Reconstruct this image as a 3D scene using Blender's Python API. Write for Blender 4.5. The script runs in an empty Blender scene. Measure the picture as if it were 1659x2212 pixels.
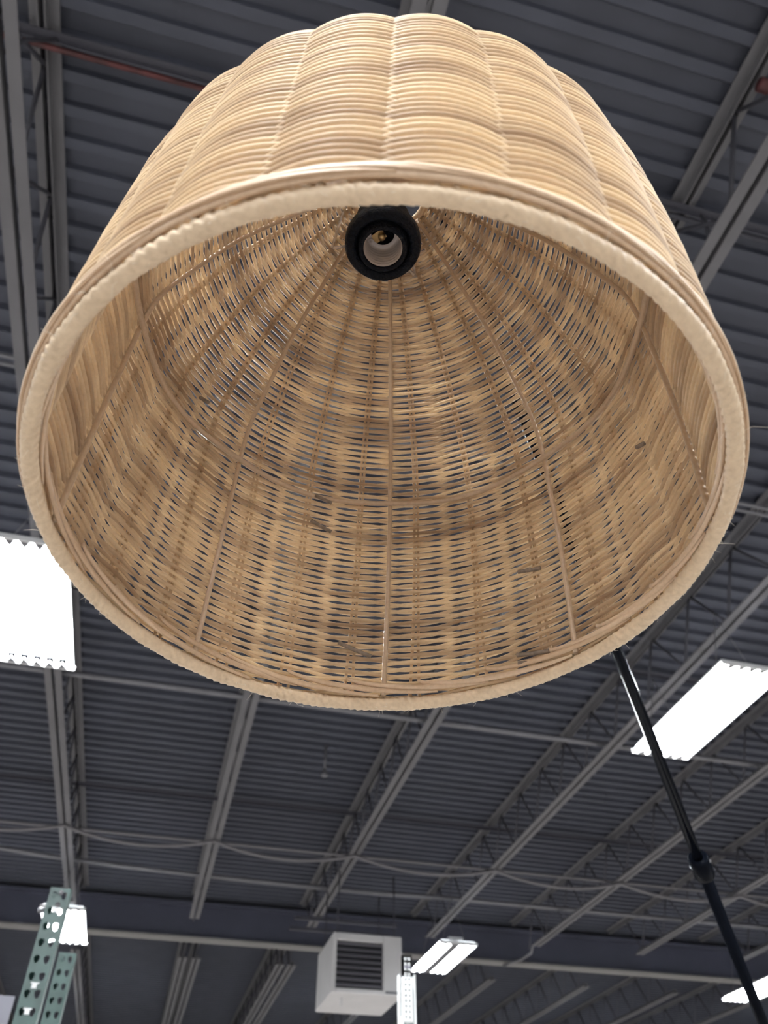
import bpy, bmesh, math, random
import numpy as np
from mathutils import Vector, Matrix
random.seed(7); rng = np.random.default_rng(7)
PI = math.pi; R = math.radians
scene = bpy.context.scene
COL = scene.collection

# ------------------------------------------------------------------ camera, world, exposure
CAM_Z = 1.35
cam_d = bpy.data.cameras.new('camera')
cam = bpy.data.objects.new('camera', cam_d); COL.objects.link(cam)
cam.location = (0, 0, CAM_Z)
cam.rotation_euler = (R(90 + 44.5935), 0, R(-14.5095))
cam_d.sensor_fit = 'VERTICAL'; cam_d.sensor_height = 9.038; cam_d.sensor_width = 6.78; cam_d.lens = 6.86
cam_d.clip_start = 0.02; cam_d.clip_end = 200
cam_d.dof.use_dof = True; cam_d.dof.focus_distance = 0.50; cam_d.dof.aperture_fstop = 3.2
scene.camera = cam
world = bpy.data.worlds.new('world'); scene.world = world; world.use_nodes = True
world.node_tree.nodes['Background'].inputs[0].default_value = (0.02, 0.02, 0.025, 1)
world.node_tree.nodes['Background'].inputs[1].default_value = 1.0
vs = scene.view_settings
vs.view_transform = 'Standard'; vs.look = 'None'; vs.gamma = 1.0; vs.exposure = 0.0; vs.use_curve_mapping = False
LIGHT_W = 620.0                      # radiant watts of one fluorescent fixture
LIGHT_COL = (0.93, 0.97, 1.0)

DECK_Z = CAM_Z + 3.93               # underside of the roof deck
CHORD_Z = CAM_Z + 3.39              # underside of the joists
FIX_Z = CAM_Z + 2.83                # underside of the light fixtures

# ------------------------------------------------------------------ materials
def mat(name, col, rough=0.5, metal=0.0, noise=0.0, nscale=8.0, spec=0.5, bump=0.0, stretch=None):
    m = bpy.data.materials.new(name); m.use_nodes = True
    nt = m.node_tree; b = nt.nodes['Principled BSDF']
    b.inputs['Roughness'].default_value = rough; b.inputs['Metallic'].default_value = metal
    b.inputs['Specular IOR Level'].default_value = spec
    b.inputs['Base Color'].default_value = (*col, 1)
    if noise > 0 or bump > 0:
        tc = nt.nodes.new('ShaderNodeTexCoord'); mp = nt.nodes.new('ShaderNodeMapping')
        nt.links.new(tc.outputs['Object'], mp.inputs['Vector'])
        if stretch: mp.inputs['Scale'].default_value = stretch
        n = nt.nodes.new('ShaderNodeTexNoise'); n.inputs['Scale'].default_value = nscale; n.inputs['Detail'].default_value = 4
        nt.links.new(mp.outputs['Vector'], n.inputs['Vector'])
        r = nt.nodes.new('ShaderNodeValToRGB')
        r.color_ramp.elements[0].position = 0.3; r.color_ramp.elements[1].position = 0.7
        r.color_ramp.elements[0].color = (*[c * (1 - noise) for c in col], 1)
        r.color_ramp.elements[1].color = (*[min(1, c * (1 + noise)) for c in col], 1)
        nt.links.new(n.outputs['Fac'], r.inputs['Fac']); nt.links.new(r.outputs['Color'], b.inputs['Base Color'])
        if bump > 0:
            bp = nt.nodes.new('ShaderNodeBump'); bp.inputs['Strength'].default_value = bump; bp.inputs['Distance'].default_value = 0.002
            nt.links.new(n.outputs['Fac'], bp.inputs['Height']); nt.links.new(bp.outputs['Normal'], b.inputs['Normal'])
    return m

def rattan(name, lo, hi, trans=0.18, blotch=True, rough=0.55):
    """cane: every reed a little different, brown growth patches, long grain"""
    m = bpy.data.materials.new(name); m.use_nodes = True
    nt = m.node_tree; L = nt.links; b = nt.nodes['Principled BSDF']; out = nt.nodes['Material Output']
    oi = nt.nodes.new('ShaderNodeObjectInfo')
    r = nt.nodes.new('ShaderNodeValToRGB')
    r.color_ramp.elements[0].color = (*lo, 1); r.color_ramp.elements[1].color = (*hi, 1)
    r.color_ramp.elements[0].position = 0.0; r.color_ramp.elements[1].position = 0.75
    L.new(oi.outputs['Random'], r.inputs['Fac'])
    col = r.outputs['Color']
    tc = nt.nodes.new('ShaderNodeTexCoord')
    if blotch:
        mp = nt.nodes.new('ShaderNodeMapping'); mp.inputs['Scale'].default_value = (7, 7, 46)
        L.new(tc.outputs['Object'], mp.inputs['Vector'])
        n = nt.nodes.new('ShaderNodeTexNoise'); n.inputs['Scale'].default_value = 1.0; n.inputs['Detail'].default_value = 3
        L.new(mp.outputs['Vector'], n.inputs['Vector'])
        rr = nt.nodes.new('ShaderNodeValToRGB')
        rr.color_ramp.elements[0].position = 0.34; rr.color_ramp.elements[0].color = (0.62, 0.53, 0.46, 1)
        rr.color_ramp.elements[1].position = 0.52; rr.color_ramp.elements[1].color = (1, 1, 1, 1)
        L.new(n.outputs['Fac'], rr.inputs['Fac'])
        mx = nt.nodes.new('ShaderNodeMix'); mx.data_type = 'RGBA'; mx.blend_type = 'MULTIPLY'; mx.inputs[0].default_value = 1
        L.new(col, mx.inputs[6]); L.new(rr.outputs['Color'], mx.inputs[7]); col = mx.outputs[2]
    n2 = nt.nodes.new('ShaderNodeTexNoise'); n2.inputs['Scale'].default_value = 420; n2.inputs['Detail'].default_value = 2
    L.new(tc.outputs['Object'], n2.inputs['Vector'])
    r2 = nt.nodes.new('ShaderNodeValToRGB')
    r2.color_ramp.elements[0].position = 0.3; r2.color_ramp.elements[0].color = (0.88, 0.86, 0.84, 1)
    r2.color_ramp.elements[1].position = 0.65; r2.color_ramp.elements[1].color = (1, 1, 1, 1)
    L.new(n2.outputs['Fac'], r2.inputs['Fac'])
    mx2 = nt.nodes.new('ShaderNodeMix'); mx2.data_type = 'RGBA'; mx2.blend_type = 'MULTIPLY'; mx2.inputs[0].default_value = 1
    L.new(col, mx2.inputs[6]); L.new(r2.outputs['Color'], mx2.inputs[7]); col = mx2.outputs[2]
    L.new(col, b.inputs['Base Color'])
    b.inputs['Roughness'].default_value = rough; b.inputs['Specular IOR Level'].default_value = 0.5
    b.inputs['Sheen Weight'].default_value = 0.35; b.inputs['Sheen Roughness'].default_value = 0.35; b.inputs['Sheen Tint'].default_value = (1.0, 0.93, 0.80, 1)
    t = nt.nodes.new('ShaderNodeBsdfTranslucent'); 
    lt = nt.nodes.new('ShaderNodeMix'); lt.data_type = 'RGBA'; lt.inputs[0].default_value = 0.5; lt.inputs[7].default_value = (1, 0.93, 0.82, 1)
    L.new(col, lt.inputs[6]); L.new(lt.outputs[2], t.inputs['Color'])
    ms = nt.nodes.new('ShaderNodeMixShader'); ms.inputs[0].default_value = trans
    L.new(b.outputs[0], ms.inputs[1]); L.new(t.outputs[0], ms.inputs[2]); L.new(ms.outputs[0], out.inputs['Surface'])
    return m

def emitter(name, col, s):
    m = bpy.data.materials.new(name); m.use_nodes = True
    b = m.node_tree.nodes['Principled BSDF']
    b.inputs['Base Color'].default_value = (0.9, 0.9, 0.9, 1)
    b.inputs['Emission Color'].default_value = (*col, 1); b.inputs['Emission Strength'].default_value = s
    return m

M = dict(
    reed=rattan('reed', (0.52, 0.36, 0.215), (0.84, 0.67, 0.44), trans=0.45),
    stake=rattan('stake_reed', (0.62, 0.45, 0.28), (0.72, 0.55, 0.365), trans=0.3, blotch=False),
    rib=rattan('rib_cane', (0.48, 0.35, 0.235), (0.54, 0.40, 0.275), trans=0.02, blotch=False, rough=0.35),
    wrap=rattan('wrap_cane', (0.76, 0.59, 0.40), (0.78, 0.61, 0.42), trans=0.10, blotch=False, rough=0.5),
    border=rattan('border_reed', (0.54, 0.37, 0.23), (0.68, 0.50, 0.34), trans=0.05, blotch=False, rough=0.5),
    cut=mat('cut_reed', (0.22, 0.17, 0.13), 0.8, noise=0.3, nscale=300),
    fibre=mat('fibre', (0.85, 0.78, 0.66), 0.6),
    black=mat('black_plastic', (0.006, 0.008, 0.014), 0.5, noise=0.5, nscale=500, spec=0.15, bump=0.9),
    shell=mat('screw_shell', (0.62, 0.58, 0.57), 0.45, 0.25),
    brass=mat('brass', (0.55, 0.38, 0.18), 0.35, 0.9),
    clear=mat('clear_plastic', (0.92, 0.86, 0.80), 0.12, 0),
    pole=mat('pole_black', (0.004, 0.005, 0.008), 0.10, 0.0, spec=0.07),
    cord=mat('cord_black', (0.012, 0.012, 0.013), 0.5),
    deck=mat('deck_paint', (0.050, 0.055, 0.076), 0.6, noise=0.12, nscale=2.5),
    joist=mat('joist_paint', (0.120, 0.118, 0.126), 0.55, noise=0.10, nscale=3.0),
    rod=mat('web_rod_paint', (0.055, 0.055, 0.068), 0.55),
    girder=mat('girder_paint', (0.058, 0.062, 0.092), 0.6, noise=0.12, nscale=1.5),
    flange=mat('flange_paint', (0.22, 0.215, 0.21), 0.6, noise=0.08, nscale=2),
    redpipe=mat('red_pipe', (0.09, 0.025, 0.025), 0.5, noise=0.6, nscale=9),
    dark=mat('dark_steel', (0.05, 0.05, 0.065), 0.6),
    galv=mat('galvanised', (0.17, 0.17, 0.185), 0.45, 0.3, noise=0.1, nscale=6),
    cable=mat('cable_grey', (0.16, 0.155, 0.165), 0.5),
    white=mat('fixture_white', (0.82, 0.84, 0.85), 0.4),
    tube=emitter('lit_tube', LIGHT_COL, 14.0),
    tube_off=mat('unlit_tube', (0.70, 0.73, 0.76), 0.25),
    heater=mat('heater_enamel', (0.66, 0.655, 0.66), 0.45, noise=0.05, nscale=3),
    louver=mat('louver_steel', (0.34, 0.33, 0.37), 0.45, 0.1),
    grille=mat('grille_dark', (0.015, 0.015, 0.022), 0.7),
    green=mat('rack_green', (0.045, 0.095, 0.085), 0.42, noise=0.25, nscale=14),
    slotted=mat('slotted_white', (0.84, 0.86, 0.86), 0.4),
    slot=mat('slot_shadow', (0.25, 0.25, 0.32), 0.6),
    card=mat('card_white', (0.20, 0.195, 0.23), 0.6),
    concrete=mat('concrete_floor', (0.205, 0.185, 0.17), 0.35, noise=0.12, nscale=1.2),
    wall=mat('wall_paint', (0.45, 0.45, 0.46), 0.7, noise=0.04, nscale=1),
    roof=mat('roof_top', (0.10, 0.10, 0.11), 0.8),
)

M['pole'].node_tree.nodes['Principled BSDF'].inputs['IOR'].default_value = 1.22
M['clear'].node_tree.nodes['Principled BSDF'].inputs['Transmission Weight'].default_value = 0.75

# ------------------------------------------------------------------ helpers
def mesh_np(name, verts, faces, smooth=True):
    me = bpy.data.meshes.new(name)
    me.from_pydata([tuple(v) for v in np.asarray(verts).reshape(-1, 3).tolist()], [], faces)
    if smooth: me.polygons.foreach_set('use_smooth', [True] * len(me.polygons))
    me.update(); return me

def link(name, me, m=None, parent=None, loc=(0, 0, 0)):
    o = bpy.data.objects.new(name, me); COL.objects.link(o)
    if m is not None and not me.materials: me.materials.append(m)
    o.location = loc
    if parent is not None: o.parent = parent
    return o

def thing(name, label, cat, loc=(0, 0, 0), group=None):
    o = bpy.data.objects.new(name, None); COL.objects.link(o); o.location = loc
    o.empty_display_size = 0.05
    o['label'] = label; o['category'] = cat
    if group: o['group'] = group
    return o

def tag(o, label, cat, group=None):
    o['label'] = label; o['category'] = cat
    if group: o['group'] = group
    return o

class MB:
    def __init__(s): s.v = []; s.f = []; s.sm = []
    def add(s, verts, faces, smooth=False):
        k = len(s.v); s.v += [tuple(map(float, p)) for p in verts]; s.f += [tuple(i + k for i in f) for f in faces]; s.sm += [smooth] * len(faces)
    def box(s, a, b):
        (x0, y0, z0), (x1, y1, z1) = a, b
        s.add([(x0,y0,z0),(x1,y0,z0),(x1,y1,z0),(x0,y1,z0),(x0,y0,z1),(x1,y0,z1),(x1,y1,z1),(x0,y1,z1)],
              [(0,3,2,1),(4,5,6,7),(0,1,5,4),(1,2,6,5),(2,3,7,6),(3,0,4,7)])
    def tube(s, pts, rad, n=8, cap=True):
        v, f = tube_geo(pts, rad, n, False, cap); s.add(v, f, True)
    def lathe(s, prof, n=48, c=(0,0,0)):
        m = len(prof); v = []; f = []
        for i in range(n):
            a = 2 * PI * i / n
            for r_, z in prof: v.append((c[0] + r_ * math.cos(a), c[1] + r_ * math.sin(a), c[2] + z))
        for i in range(n):
            for j in range(m - 1):
                a = i * m + j; b = ((i + 1) % n) * m + j
                f.append((a, b, b + 1, a + 1))
        s.add(v, f, True)
    def mesh(s, name):
        me = bpy.data.meshes.new(name); me.from_pydata(s.v, [], s.f)
        me.polygons.foreach_set('use_smooth', s.sm); me.update(); return me
    def build(s, name, m, parent=None, loc=(0,0,0), bevel=0):
        o = link(name, s.mesh(name), m, parent, loc)
        if bevel:
            b = o.modifiers.new('bevel', 'BEVEL'); b.width = bevel; b.segments = 2; b.limit_method = 'ANGLE'
        return o

def tube_geo(pts, rad, n=6, closed=False, cap=True, ref=None, flat=1.0):
    """sweep an n-gon along pts; ref = per point normal; flat squeezes along ref"""
    P = np.asarray(pts, float); N = len(P)
    if closed: T = np.roll(P, -1, 0) - np.roll(P, 1, 0)
    else:
        T = np.gradient(P, axis=0)
    T /= np.linalg.norm(T, axis=1)[:, None] + 1e-12
    if ref is None:
        up = np.array([0, 0, 1.0])
        if abs(T[0] @ up) > 0.9: up = np.array([1.0, 0, 0])
        A = np.zeros_like(P); a = np.cross(T[0], up); a /= np.linalg.norm(a)
        for i in range(N):
            a = a - T[i] * (a @ T[i]); a /= np.linalg.norm(a) + 1e-12; A[i] = a
    else:
        A = ref - T * np.sum(ref * T, 1)[:, None]; A /= np.linalg.norm(A, axis=1)[:, None] + 1e-12
    B = np.cross(T, A)
    rad = np.broadcast_to(np.asarray(rad, float), (N,))
    th = np.arange(n) * 2 * PI / n
    V = P[:, None, :] + rad[:, None, None] * (flat * np.cos(th)[None, :, None] * A[:, None, :] + np.sin(th)[None, :, None] * B[:, None, :])
    idx = np.arange(N * n).reshape(N, n)
    i0 = idx if closed else idx[:-1]; i1 = np.roll(idx, -1, 0) if closed else idx[1:]
    Q = np.stack([i0, np.roll(i0, -1, 1), np.roll(i1, -1, 1), i1], -1).reshape(-1, 4)
    F = [tuple(q) for q in Q.tolist()]
    if cap and not closed:
        F.append(tuple(reversed(idx[0].tolist()))); F.append(tuple(idx[-1].tolist()))
    return V.reshape(-1, 3), F

def tube(name, pts, rad, m, parent=None, n=8, loc=(0,0,0), closed=False, ref=None, flat=1.0):
    v, f = tube_geo(pts, rad, n, closed, True, ref, flat)
    return link(name, mesh_np(name, v, f), m, parent, loc)

def structure(o): o['kind'] = 'structure'; return o

# ------------------------------------------------------------------ building shell
X0, X1, Y0, Y1 = -13.0, 21.0, -10.0, 25.0
b = MB(); b.box((X0 - .2, Y0 - .2, -0.15), (X1 + .2, Y1 + .2, 0)); structure(b.build('floor', M['concrete']))
for nm, a, c in (('wall_left', (X0 - .2, Y0 - .2, 0), (X0, Y1 + .2, DECK_Z + .2)), ('wall_right', (X1, Y0 - .2, 0), (X1 + .2, Y1 + .2, DECK_Z + .2)),
                 ('wall_back', (X0, Y0 - .2, 0), (X1, Y0, DECK_Z + .2)), ('wall_front', (X0, Y1, 0), (X1, Y1 + .2, DECK_Z + .2))):
    b = MB(); b.box(a, c); structure(b.build(nm, M['wall']))
b = MB(); b.box((X0, Y0, DECK_Z + 0.041), (X1, Y1, DECK_Z + 0.16)); ceiling = structure(b.build('ceiling', M['roof']))
# corrugated steel deck: six ribs to a sheet, ribs run along X
PITCH = 0.1524
def deck_sheet():
    v = []; f = []; prof = []
    for k in range(6):
        y = k * PITCH
        prof += [(y, 0.038), (y + 0.082, 0.038), (y + 0.092, 0.0), (y + 0.142, 0.0)]
    prof.append((6 * PITCH, 0.038))
    for x in (X0, X1):
        v += [(x, y, z) for y, z in prof]
    n = len(prof)
    f = [(i, i + 1, n + i + 1, n + i) for i in range(n - 1)]
    me = bpy.data.meshes.new('deck_sheet'); me.from_pydata(v, [], f); me.update(); return me
dm = deck_sheet(); dm.materials.append(M['deck'])
y = -9.95 + (0.1405 * 3.93 + 9.95) % PITCH + 0.032 - PITCH
while y + 6 * PITCH < Y1:
    link('deck_sheet', dm, None, ceiling, (0, y, DECK_Z)); y += 6 * PITCH

# girder across the hall
GY = 12.33
g = thing('steel_girder', 'deep dark steel beam with pale bottom flange crossing the hall beyond the joists', 'beam', (0, GY, CHORD_Z))
def gbox(nm, a, c, m):
    b = MB(); b.box(a, c); b.build(nm, m, g)
gbox('bottom_flange', (X0, -.105, .0), (X1, .105, .025), M['flange'])
gbox('web', (X0, -.008, .025), (X1, .008, .44), M['girder'])
gbox('top_flange', (X0, -.15, .44), (X1, .15, .465), M['girder'])

# joists
def angle_mesh(name, y0, y1, side, top):
    """one steel angle of a chord: a flat leg and an upright leg"""
    b = MB(); s = side; t = 0.007
    x0, x1 = sorted((s * 0.0125, s * 0.066)); u0, u1 = sorted((s * 0.0125, s * (0.0125 + t)))
    if top: b.box((x0, y0, -t), (x1, y1, 0)); b.box((u0, y0, -0.055), (u1, y1, -t))
    else: b.box((x0, y0, 0), (x1, y1, t)); b.box((u0, y0, t), (u1, y1, 0.055))
    me = b.mesh(name); me.materials.append(M['joist']); return me
DEP = DECK_Z - CHORD_Z
def rod_mesh(dy):
    b = MB(); b.tube([(0, 0, -0.03), (0, dy, -DEP + 0.03)], 0.011, 8); me = b.mesh('web_rod'); me.materials.append(M['rod']); return me
ROD = {1: rod_mesh(0.305), -1: rod_mesh(-0.305)}
def make_joist(x, ya, yb, label, group, web0=0.829, ends=(0, 0), parts={}):
    j = thing('roof_joist', label, 'joist', (x, 0, DECK_Z), group)
    key = (ya, yb)
    if key not in parts:
        parts[key] = [angle_mesh('top_chord', ya, yb, s, True) for s in (-1, 1)] + \
                     [angle_mesh('bottom_chord', ya + ends[0], yb - ends[1], s, False) for s in (-1, 1)]
    for k, me in enumerate(parts[key]):
        link(me.name.split('.')[0], me, None, j, (0, 0, 0 if k < 2 else -DEP))
    y = web0
    while y - 0.61 > ya + ends[0]: y -= 0.61
    while y < yb - 0.3:
        if y - 0.305 > ya + ends[0] - 0.25: link('web_rod', ROD[-1], None, j, (0, y, 0))
        if y + 0.305 < yb - ends[1] + 0.25: link('web_rod', ROD[1], None, j, (0, y, 0))
        y += 0.61
    return j
NEAR = [(-4.46, 'grey steel roof joist wholly left of the frame beyond the left hand lights', 1.43),
        (-2.84, 'grey steel roof joist just left of the photographed strip of ceiling', 1.0),
        (-1.21, 'grey steel roof joist down the left edge, passing behind the large left light', 1.43),
        (0.35, 'grey steel roof joist coming out below the shade, left of its middle', 0.9),
        (1.915, 'grey steel roof joist running from upper right corner behind shade towards the heater', 0.829),
        (3.60, 'grey steel roof joist from behind the black pole down to the two-strip light', 1.1),
        (5.20, 'grey steel roof joist behind the right hand light, ending at a pale bent conduit', 0.95),
        (6.83, 'grey steel roof joist crossing behind the lower part of the black pole', 1.2),
        (8.45, 'grey steel roof joist in lower right corner, next right from the pole crossing', 1.0),
        (10.07, 'grey steel roof joist far right, second beyond the black pole', 1.05)]
for x, lab, w in NEAR:
    make_joist(x, -9.9, GY - 0.2, lab, 'roof joists before the girder', w, (0, 0.75))
FAR = [(-2.84, 'roof joist beyond the girder, out of sight left of the green rack post'),
       (-1.21, 'roof joist beyond the girder, rising behind the green rack post'),
       (0.33, 'left chord of the nearer paired joists beyond the girder, left of the heater'),
       (0.53, 'right chord of the nearer paired joists beyond the girder, left of the heater'),
       (1.79, 'left half of the joist pair just left of the white heater'),
       (1.97, 'right half of the joist pair just left of the white heater'),
       (3.60, 'roof joist beyond the girder, behind the white slotted post'),
       (5.20, 'roof joist beyond the girder, right of the two-strip light'),
       (6.83, 'roof joist beyond the girder, midway between two-strip light and black pole'),
       (8.45, 'roof joist beyond the girder, nearest left of the black pole foot'),
       (10.07, 'roof joist beyond the girder, right of the lower right light')]
for x, lab in FAR:
    make_joist(x, GY + 0.2, 24.9, lab, 'roof joists beyond the girder', 13.2, (0.65, 0.02))

# pipes, conduits, bridging under the deck
def pipe(name, pts, rad, m, label, cat, group=None, n=8):
    o = tube(name, pts, rad, m, None, n); return tag(o, label, cat, group)
pipe('conduit', [(-12.9, 2.775, CHORD_Z + .085), (20.9, 2.775, CHORD_Z + .085)], 0.012, M['galv'], 'upper of two thin bright conduits at the right edge beside the rim', 'conduit', 'twin conduits')
pipe('conduit', [(-12.9, 2.825, CHORD_Z + .080), (20.9, 2.825, CHORD_Z + .080)], 0.012, M['galv'], 'lower of two thin bright conduits at the right edge beside the rim', 'conduit', 'twin conduits')
pipe('conduit', [(-12.9, 5.85, CHORD_Z + .090), (20.9, 5.85, CHORD_Z + .090)], 0.024, M['galv'], 'pale straight conduit crossing the joists just below the shade rim', 'conduit')
pipe('conduit', [(-12.9, 8.98, CHORD_Z + .082), (20.9, 8.98, CHORD_Z + .082)], 0.017, M['cable'], 'faint straight conduit running along with the drooping cable', 'conduit')
pts = [(-12.9, 10.30, CAM_Z + 3.80)] + [(x, 10.30, CAM_Z + 3.54 + 0.13 * math.exp(-(x + 2.1) / 1.6) + (0.02 if x > 3 else 0)) for x in np.linspace(-2.2, 20.9, 30)]
pipe('conduit', pts, 0.028, M['galv'], 'slightly sagging pale pipe just before the dark girder', 'conduit')
pipe('sprinkler_pipe', [(-12.9, 1.335, DECK_Z - .075), (.45, 1.335, DECK_Z - .075)], 0.014, M['redpipe'], 'thin dark red pipe under the deck at upper left', 'pipe')
pipe('sprinkler_pipe', [(.50, 1.335, DECK_Z - .075), (20.9, 1.335, DECK_Z - .075)], 0.014, M['dark'], 'thin dark pipe under the deck at upper right, beside the shade', 'pipe')
pipe('sprinkler_pipe', [(1.925, 0.682, DECK_Z - .092), (20.9, 0.682, DECK_Z - .092)], 0.032, M['redpipe'], 'thick red pipe showing at the upper right edge', 'pipe')
def bridge(y, z, label):
    b = MB(); b.box((-12.9, y - .018, z - .004), (20.9, y + .018, z)); b.box((-12.9, y + .014, z - .036), (20.9, y + .018, z - .004))
    tag(b.build('bridging_angle', M['dark']), label, 'brace')
bridge(1.29, DECK_Z - .056, 'dark bridging angle beside the red pipe near the top of the photo')
bridge(8.72, DECK_Z - .056, 'dark bridging angle under the far deck, before the drooping cable')
bridge(5.2, DECK_Z - .056, 'dark bridging angle under the deck beyond the shade rim')
for x, lab in ((-1.21, 'short dark knee brace at upper left joist'), (1.915, 'short dark knee brace between the two chords of the upper right joist')):
    b = MB(); b.tube([(x + .075, 1.29, DECK_Z - .1), (x + .02, 1.25, DECK_Z - .30), (x - .02, 1.26, CHORD_Z + .06)], 0.010, 6)
    tag(b.build('knee_brace', M['rod']), lab, 'brace')
# drooping cable from joist to joist
pts = []
jx = [-12.55, -10.93, -9.31, -7.69, -6.08] + [n[0] for n in NEAR] + [11.7, 13.3]
for a, c in zip(jx[:-1], jx[1:]):
    for t in np.linspace(0, 1, 12, endpoint=False):
        pts.append((a + (c - a) * t, 8.70 + 0.012 * (a + (c - a) * t), CHORD_Z - 0.012 - 0.115 * 4 * t * (1 - t)))
pipe('power_cable', pts, 0.019, M['cable'], 'grey cable drooping in loops from joist to joist', 'cable')
pipe('flexible_conduit', [(5.17, 11.42, CHORD_Z + .02), (5.20, 11.58, CHORD_Z - .03), (5.14, 11.82, CHORD_Z - .06), (5.10, 12.1, CHORD_Z - .03), (5.06, 12.33, CHORD_Z - .02)], 0.02, M['galv'],
     'short bent pale conduit from joist end down to the girder flange', 'conduit')
# sprinkler head hanging alone in the dark deck bay
sp = thing('fire_sprinkler', 'tiny pale sprinkler head on a stem under the deck below the rim', 'sprinkler', (1.28, 7.34, CAM_Z + 3.62))
b = MB(); b.tube([(0, 0, .05), (0, 0, DECK_Z - CAM_Z - 3.62)], 0.012, 8); b.build('stem', M['galv'], sp)
b = MB(); b.lathe([(0, -.03), (.03, -.028), (.034, -.015), (.03, 0), (.02, .02), (.014, .05), (0, .052)], 16); b.build('deflector', M['galv'], sp)

# ------------------------------------------------------------------ fluorescent fixtures
FW, FL = 0.47, 1.225
def fixture_meshes():
    d = {}
    b = MB(); b.box((-FW/2 + .03, -FL/2 + .04, .045), (FW/2 - .03, FL/2 - .04, .06)); b.box((-.09, -FL/2 + .08, .06), (.09, FL/2 - .08, .105))
    d['housing'] = b.mesh('housing')
    b = MB(); b.box((-FW/2, -.010, .0), (FW/2, 0, .032))
    d['end_plate'] = b.mesh('end_plate')
    b = MB(); b.add([(-.030, 0, .002), (.030, 0, .002), (.008, .042, .002), (0, .060, .002), (-.008, .042, .002), (-.030, 0, .012), (.030, 0, .012), (.008, .042, .012), (0, .060, .012), (-.008, .042, .012)],
                    [(4,3,2,1,0), (5,6,7,8,9), (0,1,6,5), (1,2,7,6), (2,3,8,7), (3,4,9,8), (4,0,5,9)])
    d['reflector_cusp'] = b.mesh('reflector_cusp')
    b = MB(); b.box((-.046, -FL/2 + .01, -.006), (.050, FL/2 - .01, .036)); d['gap_cover'] = b.mesh('gap_cover')  # added box that shields the gap of the unlit tube, keeping it grey
    b = MB(); e = FL/2 - .002; b.add([(0, -e, .002), (.004, -e, .002), (.034, -e, .045), (.030, -e, .045), (0, e, .002), (.004, e, .002), (.034, e, .045), (.030, e, .045)],
        [(0,1,2,3), (7,6,5,4), (0,4,5,1), (1,5,6,2), (2,6,7,3), (3,7,4,0)]); d['side_lip'] = b.mesh('side_lip')
    b = MB(); b.tube([(0, -FL/2 + .03, 0), (0, FL/2 - .03, 0)], .013, 10); d['tube'] = b.mesh('tube')
    b = MB(); b.tube([(0, 0, 0), (0, .001, 0)], .001, 3); 
    return d
FM = fixture_meshes()
for k in ('housing', 'end_plate', 'side_lip'): FM[k].materials.append(M['white'])
for k in ('reflector_cusp', 'gap_cover'): FM[k].materials.append(M['galv'])
FM['tube'].materials.append(M['tube'])
HANG = {}
def hanger(sx):
    if sx not in HANG:
        b = MB(); b.tube([(sx * .15, 0, .06), (0, 0, CHORD_Z - FIX_Z + .02)], .003, 6); HANG[sx] = b.mesh('hanger_wire'); HANG[sx].materials.append(M['galv'])
    return HANG[sx]
ALIGHT = bpy.data.lights.new('fluorescent_light', 'AREA'); ALIGHT.shape = 'RECTANGLE'; ALIGHT.size = FW - .03; ALIGHT.size_y = FL - .04
ALIGHT.energy = LIGHT_W; ALIGHT.color = LIGHT_COL
A2 = ALIGHT.copy(); A2.size = .13; A2.energy = LIGHT_W * .38
A3 = ALIGHT.copy(); A3.size = .21; A3.energy = LIGHT_W * .55
SEEN = {(0, 1): 'large blown-out ceiling light with scalloped tube ends at the left edge',
        (1, 1): 'long white ceiling light at right crossed by the black pole',
        (0, 2): 'small white ceiling light behind the green rack post',
        (1, 2): 'ceiling light with two lit strips and a dark gap beside the heater',
        (2, 2): 'ceiling light cut by the lower right edge behind the black pole'}
fx = [-1.105, 3.42, 8.15, 12.6, -5.6, -10.1]; fyv = [-1.9, 4.10, 10.28, 16.4, -7.9]
for i, x in enumerate(fx):
    for k, y in enumerate(fyv):
        yy = y + (0.10 if (i, k) == (1, 1) else 0) + (0.32 if (i, k) == (2, 2) else 0) - (.12 if (i, k) == (0, 2) else 0)
        lab = SEEN.get((i, k), 'suspended fluorescent ceiling light outside the frame')
        t = thing('ceiling_light', lab, 'light', (x, yy, FIX_Z), 'fluorescent ceiling lights' if (i, k) in SEEN else 'ceiling lights outside the frame')
        link('housing', FM['housing'], None, t)
        link('end_plate', FM['end_plate'], None, t, (0, -FL/2, 0))
        e = link('end_plate', FM['end_plate'], None, t, (0, FL/2, 0)); e.rotation_euler = (0, 0, PI)
        link('side_lip', FM['side_lip'], None, t, (-FW/2, 0, 0)); e = link('side_lip', FM['side_lip'], None, t, (FW/2, 0, 0)); e.rotation_euler = (0, 0, PI)
        split = (i, k) == (1, 2)
        for q in range(6):
            if not (split and q == 2): link('tube', FM['tube'], None, t, (-FW/2 + FW/6 * (q + .5), 0, .018))
        for q in range(1, 6):
            link('reflector_cusp', FM['reflector_cusp'], None, t, (-FW/2 + FW/6 * q, -FL/2, 0))
            e = link('reflector_cusp', FM['reflector_cusp'], None, t, (-FW/2 + FW/6 * q, FL/2, 0)); e.rotation_euler = (0, 0, PI)
        if split: link('gap_cover', FM['gap_cover'], None, t, (-.039, 0, 0))
        for sy in (-.45, .45):
            for sx in (-1, 1): link('hanger_wire', hanger(sx), None, t, (0, sy, 0))
        for nm, ld, lx in ([('lamp', A2, -FW/2 + .085), ('lamp', A3, FW/2 - .12)] if split else [('lamp', ALIGHT, 0)]):
            lo = bpy.data.objects.new(nm, ld); COL.objects.link(lo); lo.parent = t; lo.location = (lx, 0, .040)

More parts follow.
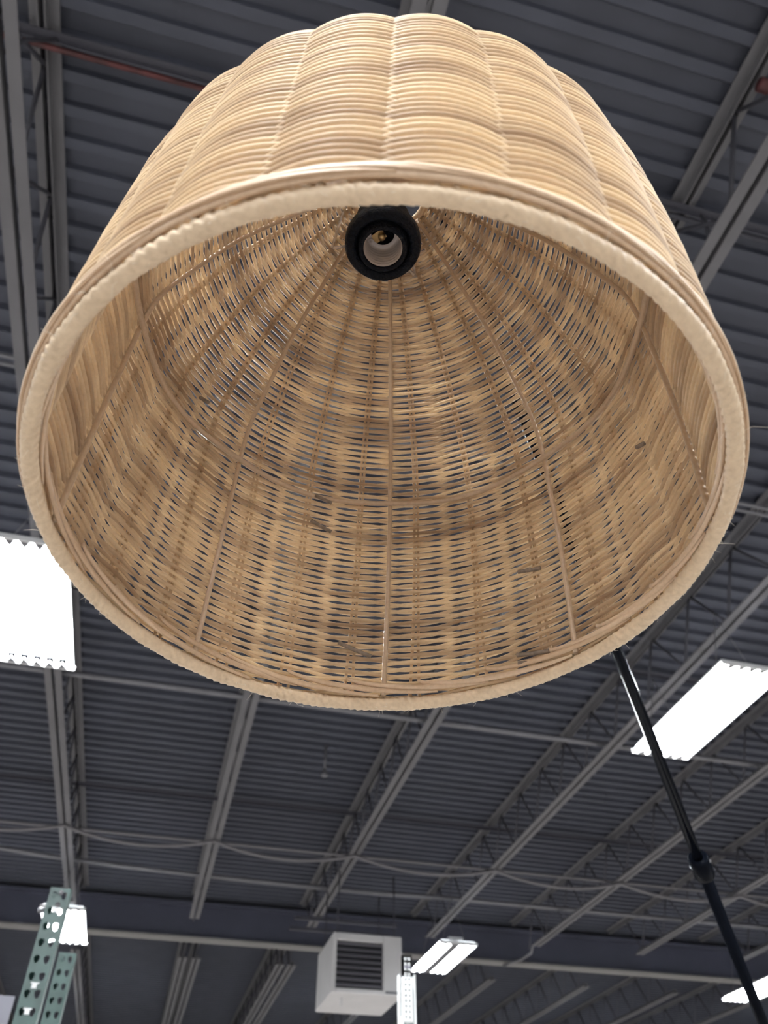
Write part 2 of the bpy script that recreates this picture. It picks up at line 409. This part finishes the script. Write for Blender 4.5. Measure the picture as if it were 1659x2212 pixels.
# ------------------------------------------------------------------ unit heater
hs = 9.15 / 6.9
hx0, hx1, hz0, hz1 = 1.357 * hs, 1.94 * hs, CAM_Z + 1.608 * hs, CAM_Z + 2.045 * hs
hy0, hy1 = 9.15, 10.05
ht = thing('unit_heater', 'boxy white unit heater with dark louvers hanging near the bottom middle', 'heater', (hx0, hy0, hz0))
w, d, hh = hx1 - hx0, hy1 - hy0, hz1 - hz0
gx0, gx1, gz0, gz1 = 1.39 * hs - hx0, 1.778 * hs - hx0, 1.645 * hs - (hz0 - CAM_Z), 1.985 * hs - (hz0 - CAM_Z)
b = MB()
b.box((0, .06, 0), (w, d, hh))
b.box((0, 0, 0), (gx0, .06, hh)); b.box((gx1, 0, 0), (w, .06, hh)); b.box((gx0, 0, 0), (gx1, .06, gz0)); b.box((gx0, 0, gz1), (gx1, .06, hh))
b.build('housing', M['heater'], ht, bevel=.012)
b = MB(); b.box((gx0, .052, gz0), (gx1, .06, gz1)); b.build('grille_back', M['grille'], ht)
grille = bpy.data.objects['grille_back']
lm = MB(); lm.add([(gx0, -.004, 0), (gx1, -.004, 0), (gx1, .045, .032), (gx0, .045, .032), (gx0, -.004, .003), (gx1, -.004, .003), (gx1, .045, .035), (gx0, .045, .035)],
       [(0,1,2,3),(7,6,5,4),(0,4,5,1),(2,6,7,3)])
lme = lm.mesh('louver'); lme.materials.append(M['louver'])
nl = 8
for k in range(nl): link('louver', lme, None, grille, (0, 0, gz0 + (gz1 - gz0) * (k + .25) / nl))
b = MB(); b.box((w - .19, -.006, .015), (w - .05, 0, .04)); b.build('name_plate', M['galv'], ht)
b = MB(); b.lathe([(0, -.08), (.018, -.08), (.022, -.06), (.016, -.05), (.016, 0)], 12, (.15, .2, 0)); b.build('drain_knob', M['heater'], ht)
b = MB(); b.lathe([(.26, 0), (.30, 0), (.30, .10), (.26, .10), (.26, 0)], 40)
o = b.build('fan_shroud', M['galv'], ht, (w * .60, d, hh * .62)); o.rotation_euler = (R(-90), 0, 0)
for px, py in ((.06, .1), (w - .06, .1), (.06, d - .1), (w - .06, d - .1)):
    b = MB(); b.tube([(px, py, hh), (px, py, CHORD_Z + .0 - hz0 + .0)], .008, 8); b.build('hanger_rod', M['dark'], ht)
for yy, lab in ((10.92, 'nearer of two dark steel struts crossing a joist above the heater'), (11.36, 'farther of two dark steel struts crossing a joist above the heater')):
    b = MB(); b.box((1.62, yy - .022, CHORD_Z - .046), (3.0, yy + .022, CHORD_Z - .005))
    tag(b.build('steel_strut', M['dark']), lab, 'strut')

# ------------------------------------------------------------------ green pallet rack upright
rk = thing('rack_upright', 'green perforated steel pallet rack upright at the lower left edge', 'rack', (-0.388, 3.147, 0))
RT = CAM_Z + 1.003
def perforated(width, height, name):
    """channel post: face plate with paired teardrop holes, folded sides"""
    bm = bmesh.new(); n = round(height / 0.0508); mod = height / n
    hole = [(0, .012), (.007, .010), (.010, .004), (.008, -.004), (.004, -.012), (0, -.014), (-.004, -.012), (-.008, -.004), (-.010, .004), (-.007, .010)]
    def module(z0, holes):
        ed = []
        loop = [(-width/2, z0), (width/2, z0), (width/2, z0 + mod), (-width/2, z0 + mod)]
        loops = [loop] + ([[(cx + x, z0 + mod/2 + z) for x, z in hole] for cx in (-width * .235, width * .235)] if holes else [])
        vs = []
        for lp in loops:
            v = [bm.verts.new((x, 0, z)) for x, z in lp]; vs += v
            ed += [bm.edges.new((v[i], v[(i + 1) % len(v)])) for i in range(len(v))]
        bmesh.ops.triangle_fill(bm, use_beauty=True, use_dissolve=False, edges=ed)
    for k in range(n): module(k * mod, k > n - 22)
    def quad(p): bm.faces.new([bm.verts.new(q) for q in p])
    for s in (-1, 1):
        x = s * width / 2; dp = .060; H = n * mod
        quad([(x, 0, 0), (x, dp, 0), (x, dp, H), (x, 0, H)])
        quad([(x, dp, 0), (x - s * .018, dp, 0), (x - s * .018, dp, H), (x, dp, H)])
    bmesh.ops.remove_doubles(bm, verts=bm.verts, dist=1e-5)
    bmesh.ops.recalc_face_normals(bm, faces=bm.faces)
    me = bpy.data.meshes.new(name); bm.to_mesh(me); bm.free()
    return me
pm = perforated(.070, RT, 'front_post')
o = link('front_post', pm, M['green'], rk); md = o.modifiers.new('solid', 'SOLIDIFY'); md.thickness = .0025; md.offset = 0
o = link('rear_post', pm, None, rk, (.0, .81, 0)); md = o.modifiers.new('solid', 'SOLIDIFY'); md.thickness = .0025; md.offset = 0
for z in (RT - 1.9, RT - 1.25, RT - .6):
    b = MB(); b.tube([(0, .05, z), (0, .80, z)], .018, 8); b.build('cross_brace', M['green'], rk)
for z in (RT - 1.88, RT - 1.23):
    b = MB(); b.tube([(0, .05, z + .58), (0, .80, z + .05)], .018, 8); b.build('diagonal_brace', M['green'], rk)
for p in (0, .81):
    b = MB(); b.box((-.06, p - .02, 0), (.06, p + .09, .008)); b.build('foot_plate', M['green'], rk)
b = MB(); b.tube([(-.036, .012, RT - .075), (-.056, .004, RT - .078)], .009, 10); b.build('locking_pin', M['galv'], rk)
for z in (-.012, -.052):
    b = MB(); b.lathe([(0, 0), (.008, 0), (.008, .004), (0, .005)], 10)
    o = b.build('bolt', M['galv'], rk, (0.004, -.002, RT + z - .006)); o.rotation_euler = (R(90), 0, 0)
for q, dz in enumerate((.082, .318, .392, .458, .522)):
    b = MB(); b.box((-.008, -.004, 0), (.008, 0, .014)); b.box((-.013, -.003, .014), (.013, 0, .018))
    b.build('glint_clip', M['white'], rk, (0, 0, RT - dz))  # white pieces put in for the bright glints down the post
# white card on a stand behind the rack
cd = thing('sign_card', 'blank white card standing behind the green rack post, bottom left corner', 'sign', (-.62, 4.2, 0))
b = MB(); b.box((-.12, -.002, CAM_Z + .725), (.036, .002, CAM_Z + .881)); b.build('card', M['card'], cd)
b = MB(); b.tube([(-.05, .008, 0), (-.05, .008, CAM_Z + .84)], .006, 8); b.build('stem', M['galv'], cd)
b = MB(); b.lathe([(0, 0), (.11, 0), (.11, .006), (0, .012)], 24, (-.05, .008, 0)); b.build('base', M['galv'], cd)

# white slotted post in front of the heater
wp = thing('slotted_post', 'bright white slotted steel post in front of the heater', 'post', (1.405, 4.86, 0))
WT = CAM_Z + 1.345
b = MB(); b.box((-.045, .03, 0), (-.041, .085, WT - .09)); b.box((.048, .03, 0), (.052, .085, WT - .09)); b.box((-.041, .081, 0), (.048, .085, WT - .09)); b.box((-.045, .03, 0), (-.03, .034, WT - .09)); b.box((.037, .03, 0), (.052, .034, WT - .09))
b.build('channel', M['slotted'], wp)
bm_ = MB(); z0 = WT - .33
# front strip with two columns of slots cut between bars
for xa, xb in ((-.036, -.026), (-.014, -.004), (.008, .018)): bm_.box((xa, 0, z0), (xb, .03, WT))
z = z0
while z < WT - .012:
    bm_.box((-.026, 0, z), (-.014, .028, z + .012)); bm_.box((-.004, 0, z), (.008, .028, z + .012)); z += .0265
bm_.box((-.036, 0, WT - .11), (.018, .03, WT))
bm_.build('slotted_strip', M['slotted'], wp)
b = MB(); b.box((-.03, -.003, WT - .065), (.012, 0, WT - .058)); b.build('slot_mark', M['slot'], wp)
b = MB(); b.box((-.055, .0, z0 - .03), (-.036, .03, z0 + .02)); b.build('clip', M['slotted'], wp)
b = MB(); b.box((-.075, .02, 0), (-.050, .045, z0 - .1)); b.build('side_rail', M['slotted'], wp)
b = MB(); b.box((-.09, 0, 0), (.09, .12, .006)); b.build('foot_plate', M['slotted'], wp)

# ------------------------------------------------------------------ arc lamp pole
P0 = np.array([.0644, .2517, CAM_Z + .965]); P1 = np.array([1.227, 1.624, CAM_Z + .372]); DV = P1 - P0
at = lambda t: P0 + DV * t
LT = .738
pl = thing('arc_lamp_stand', 'glossy black telescoping lamp pole slanting from the rim to the lower right corner', 'lamp', (at(1.32)[0], at(1.32)[1], 0))
base = np.array([at(1.32)[0], at(1.32)[1], 0]); loc = lambda p: tuple(np.asarray(p) - base)
tube('upper_tube', [loc(at(-.02)), loc(at(LT))], .0092, M['pole'], pl, 24)
tube('lower_tube', [loc(at(LT - .005)), loc(at(1.32))], .0112, M['pole'], pl, 24)
ax = DV / np.linalg.norm(DV)
def along(t0, prof):
    """lathe about the pole axis"""
    a = np.cross(ax, (0, 0, 1)); a /= np.linalg.norm(a); c = np.cross(ax, a); o0 = at(t0); n = 28; v = []; f = []
    for i in range(n):
        th = 2 * PI * i / n
        for r_, s in prof: v.append(loc(o0 + ax * s + r_ * (math.cos(th) * a + math.sin(th) * c)))
    m_ = len(prof)
    for i in range(n):
        for j in range(m_ - 1):
            p = i * m_ + j; q = ((i + 1) % n) * m_ + j; f.append((p, p + 1, q + 1, q))
    return v, f
v, f = along(LT - .004, [(.0093, -.026), (.0165, -.026), (.0185, -.022), (.0185, .022), (.0165, .026), (.0113, .026)])
link('locking_collar', mesh_np('locking_collar', v, f), M['pole'], pl)
v, f = along(0, [(.0, -.016), (.010, -.016), (.012, -.012), (.012, .03), (.0093, .03)])
link('end_cap', mesh_np('end_cap', v, f), M['pole'], pl)
tube('stand_pole', [loc(at(1.32) + np.array([0, 0, .03])), (0, 0, .03)], .0135, M['pole'], pl, 24)
b = MB(); b.lathe([(0, .036), (.02, .036), (.024, .03), (.15, .03), (.155, .022), (.155, 0), (0, 0)], 48); b.build('base_plate', M['pole'], pl)

# ------------------------------------------------------------------ woven shade
H = 0.248
LX, LY, LZ = .0648, .2533, CAM_Z + H
AZ = math.atan2(LY, LX)                      # direction away from the camera
shade = thing('woven_lamp_shade', 'large bell-shaped woven rattan lamp shade seen from below', 'lamp shade', (LX, LY, LZ))
TILT = (0.0, 0.0)
# inner (rib) profile, radius and height in units of H
IP = np.array([(.6165, -.03), (.617, .0), (.627, .30), (.624, .55), (.616, .68), (.592, .80), (.518, .95), (.424, 1.10), (.293, 1.25), (.19, 1.345), (.120, 1.40)])
def smooth_curve(C, n):
    d = np.r_[0, np.cumsum(np.linalg.norm(np.diff(C, axis=0), axis=1))]
    # catmull-rom through the points
    out = []; ts = np.linspace(0, d[-1], n)
    for t in ts:
        i = min(max(np.searchsorted(d, t) - 1, 0), len(C) - 2)
        p1, p2 = C[i], C[i + 1]; p0 = C[i - 1] if i > 0 else 2 * p1 - p2; p3 = C[i + 2] if i + 2 < len(C) else 2 * p2 - p1
        u = (t - d[i]) / (d[i + 1] - d[i])
        out.append(.5 * ((2*p1) + (-p0 + p2) * u + (2*p0 - 5*p1 + 4*p2 - p3) * u*u + (-p0 + 3*p1 - 3*p2 + p3) * u**3))
    return np.array(out)
PR = smooth_curve(IP, 600) * H
T2 = np.gradient(PR, axis=0); T2 /= np.linalg.norm(T2, axis=1)[:, None]
N2 = np.stack([T2[:, 1], -T2[:, 0]], 1)      # outward normal in (r, z)
SR = .00123                                  # weaver radius
RIBR = .0016
WALL = PR + N2 * (.0125 * H + .0010)         # line of the stakes
arc = np.r_[0, np.cumsum(np.linalg.norm(np.diff(WALL, axis=0), axis=1))]
def wall_at(s):
    s = np.clip(s, 0, arc[-1])
    return (np.stack([np.interp(s, arc, WALL[:, 0]), np.interp(s, arc, WALL[:, 1])], -1),
            np.stack([np.interp(s, arc, N2[:, 0]), np.interp(s, arc, N2[:, 1])], -1))
NS = 24
PH0 = AZ + R(7.5)                            # first stake
AMP = .0027
SKEW_Z = np.array([0, .3, .6, .8, .95, 1.1, 1.25, 1.4]) * H
SKEW_A = np.array([-.004, .0, -.006, -.026, -.027, -.030, -.027, -.030]) * H     # hand woven: not quite round about its axis
def skew(P):
    P = np.array(P, float); z = P[..., 2]
    a = np.interp(z, SKEW_Z, SKEW_A); zc = np.clip(z, 0, None); r_ = .0467 * zc - .0226 * zc * zc / H
    P[..., 0] += a * math.cos(AZ) + r_ * math.sin(AZ); P[..., 1] += a * math.sin(AZ) - r_ * math.cos(AZ)
    return P
def ring_noise(n, k, amp):
    ph = np.arange(n) * 2 * PI / n; o = np.zeros(n)
    for j in range(1, k): o += rng.normal() / j**.5 * np.cos(j * ph + rng.uniform(0, 2 * PI))
    return o * amp
S0 = np.interp(.020 * H, WALL[:, 1], arc)
ROW = .00264
rows = []; s = S0
while s < arc[-1]:
    rows.append(s); s += ROW * (1.0 if np.interp(s, arc, WALL[:, 1]) < .80 * H else .93)
for i, s in enumerate(rows):
    (r0, z0), _ = wall_at(s)
    spp = 10 if r0 > .09 else 8
    n = NS * spp
    ph = PH0 + np.arange(n) * 2 * PI / n
    g = np.cos((ph - PH0) * NS / 2); g = np.sign(g) * np.abs(g)**.85 * (1 if i % 2 else -1)
    ss = s + ring_noise(n, 14, .00010) + ring_noise(n, 5, .00012)
    P2, Nn = wall_at(ss)
    shrink = min(1, max(.55, (r0 / .150)**1.2))
    P2 = P2 + Nn * ((AMP * shrink * g + ring_noise(n, 20, .00006))[:, None])
    P = np.stack([P2[:, 0] * np.cos(ph), P2[:, 0] * np.sin(ph), P2[:, 1]], 1)
    ref = np.stack([Nn[:, 0] * np.cos(ph), Nn[:, 0] * np.sin(ph), Nn[:, 1]], 1)
    rad = (SR * rng.uniform(.93, 1.06)) * (1 + ring_noise(n, 9, .012))
    v, f = tube_geo(skew(P), rad, 6, True, False, ref)
    link('weaver', mesh_np('weaver', v, f), M['reed'], shade)
# stakes: a pair of reeds at each of the 24 positions, spreading at the rim
sa = np.linspace(S0 - .004, arc[-1], 90)
for k in range(NS):
    drift = rng.normal() * .0015; spread = rng.uniform(.3, 2.6)
    for side in (-1, 1):
        P2, Nn = wall_at(sa)
        off = side * (.00125 + .0012 * spread * np.exp(-(sa - S0) / .035)) + drift * np.sin(sa * 9 + k) + rng.normal() * .0002
        off = off * np.clip(P2[:, 0] / .09, .75, 1)
        ph = PH0 + 2 * PI * k / NS + off / P2[:, 0]
        P = np.stack([P2[:, 0] * np.cos(ph), P2[:, 0] * np.sin(ph), P2[:, 1]], 1)
        v, f = tube_geo(skew(P), .00105, 6); link('stake', mesh_np('stake', v, f), M['stake'], shade)
# two plain reeds lying round the foot of the weave just above the rim
for z, dr in ((.0135, .0006), (.0205, .0002)):
    n = 200; ph = np.arange(n) * 2 * PI / n; zz = z * H + ring_noise(n, 6, .0003)
    rr = np.interp(zz, WALL[:, 1], WALL[:, 0]) + AMP * .55 + dr + ring_noise(n, 8, .0002)
    P = np.stack([rr * np.cos(ph), rr * np.sin(ph), zz], 1); ref = np.stack([np.cos(ph), np.sin(ph), 0 * ph], 1)
    v, f = tube_geo(skew(P), .0016, 8, True, False, ref, .8); link('foot_reed', mesh_np('foot_reed', v, f), M['border'], shade)
# stake ends bent over and laid along the rim on the outside and inside
for k in range(NS):
    for outside in (1, -1):
        a0 = PH0 + 2 * PI * k / NS + rng.normal() * .02
        t = np.linspace(0, 1, 26)
        ph = a0 + (.62 + rng.normal() * .05) * t**1.15 * outside
        zz = (.032 - .018 * t**.55 + .002 * rng.normal()) * H if outside > 0 else (.055 - .042 * t**.6 + .003 * rng.normal()) * H
        rw = np.interp(zz, WALL[:, 1], WALL[:, 0])
        rr = rw + (AMP + SR * .6 + .0006 * np.sin(PI * t) if outside > 0 else -(AMP + SR * 1.5 + .0012 * np.sin(PI * t)))
        P = np.stack([rr * np.cos(ph), rr * np.sin(ph), zz], 1)
        ref = np.stack([np.cos(ph), np.sin(ph), 0 * ph], 1)
        v, f = tube_geo(skew(P), np.clip(.0019 * np.sin(PI * np.clip(t * .9 + .08, 0, 1))**.4, .0008, 1), 8, False, True, ref, .55)
        link('bent_stake_end', mesh_np('bent_stake_end', v, f), M['border'], shade)
# ribs: eight round canes inside
for k in range(8):
    a = AZ + k * PI / 4 + rng.normal() * .006
    Q = smooth_curve(IP, 60) * H; Q = Q[(Q[:, 1] > .003) & (Q[:, 0] > .118 * H)]
    P = np.stack([Q[:, 0] * math.cos(a), Q[:, 0] * math.sin(a), Q[:, 1]], 1)
    v, f = tube_geo(skew(P), RIBR, 10); link('rib', mesh_np('rib', v, f), M['rib'], shade)
# inner hoop tied inside the ribs
n = 160; ph = np.arange(n) * 2 * PI / n
hz = .662 * H; hr = np.interp(hz, PR[:, 1], PR[:, 0]) - RIBR * .6
wv = .0014 * np.cos(8 * (ph - AZ))
P = np.stack([(hr - wv) * np.cos(ph), (hr - wv) * np.sin(ph), hz + ring_noise(n, 4, .0006)], 1)
v, f = tube_geo(skew(P), .0019, 10, True); link('hoop', mesh_np('hoop', v, f), M['rib'], shade)
# rim: hoop wrapped in a flat strip of cane
nu, nv, turns = 210 * 9, 18, 210
u = np.arange(nu) * 2 * PI / nu; vv = np.arange(nv) * 2 * PI / nv
U, V = np.meshgrid(u, vv, indexing='ij')
phase = (U / (2 * PI) * turns + V / (2 * PI) * 3.0 + .35 * ring_noise(nu, 40, .25)[:, None]) % 1.0
lump = 1 + ring_noise(nu, 40, .028)[:, None]
amp = np.clip(.75 + ring_noise(nu, 60, .14), .35, 1.2)[:, None]
rr = (.0031 + amp * .0010 * phase**.8 - amp * .0013 * np.clip((phase - .86) / .14, 0, 1)**2) * lump
RR = .6225 * H + .0012 + rr * np.cos(V) ; ZZ = rr * 1.06 * np.sin(V) - .0004 + ring_noise(nu, 6, .0003)[:, None]
V3 = np.stack([RR * np.cos(U), RR * np.sin(U), ZZ], -1).reshape(-1, 3)
idx = np.arange(nu * nv).reshape(nu, nv)
i1 = np.roll(idx, -1, 0)
Q = np.stack([idx, i1, np.roll(i1, -1, 1), np.roll(idx, -1, 1)], -1).reshape(-1, 4)
link('rim_wrapping', mesh_np('rim_wrapping', V3, [tuple(q) for q in Q.tolist()]), M['wrap'], shade)
# wrapped ring round the top opening
n = 120; ph = np.arange(n) * 2 * PI / n
P = np.stack([.118 * H * np.cos(ph), .118 * H * np.sin(ph), 0 * ph + 1.412 * H], 1)
v, f = tube_geo(skew(P), .0028 * (1 + .08 * np.sin(ph * 40)), 10, True); link('top_ring', mesh_np('top_ring', v, f), M['wrap'], shade)
# cut reed ends poking out on the inside
def inner_pt(deg, z, out=.0):
    a = AZ + R(deg); r_ = np.interp(z * H, WALL[:, 1], WALL[:, 0]) - AMP - SR - out
    return skew((r_ * math.cos(a), r_ * math.sin(a), z * H))
for d0, z0_, d1, z1_ in ((21.2, .66, 16.2, .650), (21.6, .566, 15.6, .544), (11.2, .163, 3.2, .130), (-33.8, .326, -39.5, .312), (-31.6, .068, -39.2, .05), (-31.8, .043, -37.2, .032), (61.8, .745, 58.6, .760), (-74.0, .425, -76.2, .415)):
    t = np.linspace(0, 1, 8)
    P = [inner_pt(d0 + (d1 - d0) * q, z0_ + (z1_ - z0_) * q, .0006 + .0012 * (1 - q)) for q in t]
    tube('reed_end', P, .00135, M['cut'], shade, 7)
# loose fibres along the rim
fb = MB()
for k in range(260):
    a = rng.uniform(0, 2 * PI); el = rng.uniform(-2.4, .6); ln = abs(rng.normal()) * .0022 + .0006
    c, s_ = math.cos(a), math.sin(a)
    p = np.array([(.6225 * H + .0012 + .0036 * math.cos(el)) * c, (.6225 * H + .0012 + .0036 * math.cos(el)) * s_, .0036 * math.sin(el)])
    dr = np.array([math.cos(el) * c, math.cos(el) * s_, math.sin(el)]) + rng.normal(size=3) * .5; dr /= np.linalg.norm(dr)
    bend = rng.normal(size=3) * .4
    fb.tube([p, p + dr * ln * .5, p + (dr + bend) * ln], [.00009, .00008, .00004], 3, False)
for deg, ln in ((89, .0085), (-86, .009)):
    a = AZ + R(deg); e = np.array([math.cos(a), math.sin(a), 0]); p = e * (.6225 * H + .0045)
    fb.tube([p, p + e * ln * .5 + np.array([0, 0, .0006]), p + e * ln + np.array([0, 0, .0004])], [.00016, .00013, .00007], 4, False)
o = fb.build('loose_fibres', M['fibre'], shade); o['kind'] = 'stuff'

# ------------------------------------------------------------------ lamp holder (part of the shade assembly)
sz = 1.104 * H                               # underside of the socket ring
k = .0272
b = MB()
b.lathe([(.0205, .010), (.0272, .010), (.0272, .003), (.0258, .0), (.0215, -.0004), (.0195, .0012), (.0190, .004), (.0205, .010)], 72)
ring = b.build('socket_ring', M['black'], shade, (0, 0, sz))
b = MB(); b.lathe([(.0142, -.0030), (.0150, -.0040), (.0163, -.0040), (.0172, -.0030), (.0176, .004), (.0205, .006), (.0205, .040), (.0165, .052), (.006, .056), (0, .056)], 64)
b.lathe([(.0142, -.0030), (.0138, -.001), (.0138, .030), (0, .030)], 64)
body = b.build('socket_body', M['black'], shade, (0, 0, sz))
pr = []
zz = -.0015
for q in range(40):
    t = q / 39; pr.append((.01335 + .00045 * math.cos(t * 2 * PI * 5.5), zz + t * .021))
pr += [(.0128, .0205), (.0100, .0212), (.0085, .0212)]
b = MB(); b.lathe(pr, 64); b.build('screw_shell', M['shell'], body)
b = MB(); b.lathe([(0, .0165), (.0018, .0168), (.0027, .0178), (.0028, .021), (0, .022)], 20); b.build('centre_contact', M['brass'], body, (-.0005, .0015, 0))
b = MB(); b.box((-.0035, -.001, .0215), (.0035, .009, .0222)); o = b.build('contact_tongue', M['brass'], body); o.rotation_euler = (0, 0, R(40))
ra = AZ + R(62)
b = MB(); b.lathe([(.0008, -.0006), (.0016, -.0006), (.0018, .0), (.0018, .0008)], 16); b.build('rivet', M['shell'], body, (.0103 * math.cos(ra), .0103 * math.sin(ra), .0204))
# clear three-armed carrier under the ring
for q in range(3):
    a = AZ + R(80 + 120 * q); c, s_ = math.cos(a), math.sin(a)
    P = [(.0255 * c, .0255 * s_, sz + .0115), (.036 * c, .036 * s_, sz + .0115), (.0375 * c, .0375 * s_, sz + .013), (.0312 * c, .0312 * s_, 1.405 * H)]
    tube('carrier_arm', P, .0011, M['clear'], shade, 8)
b = MB(); b.lathe([(.0207, .0102), (.0262, .0102), (.0262, .0125), (.0207, .0125), (.0207, .0102)], 48); b.build('carrier_ring', M['clear'], shade, (0, 0, sz))
tube('cord', [(0, 0, sz + .055), (0, 0, CAM_Z + .965 - .0115 - LZ)], .0032, M['cord'], shade, 12)
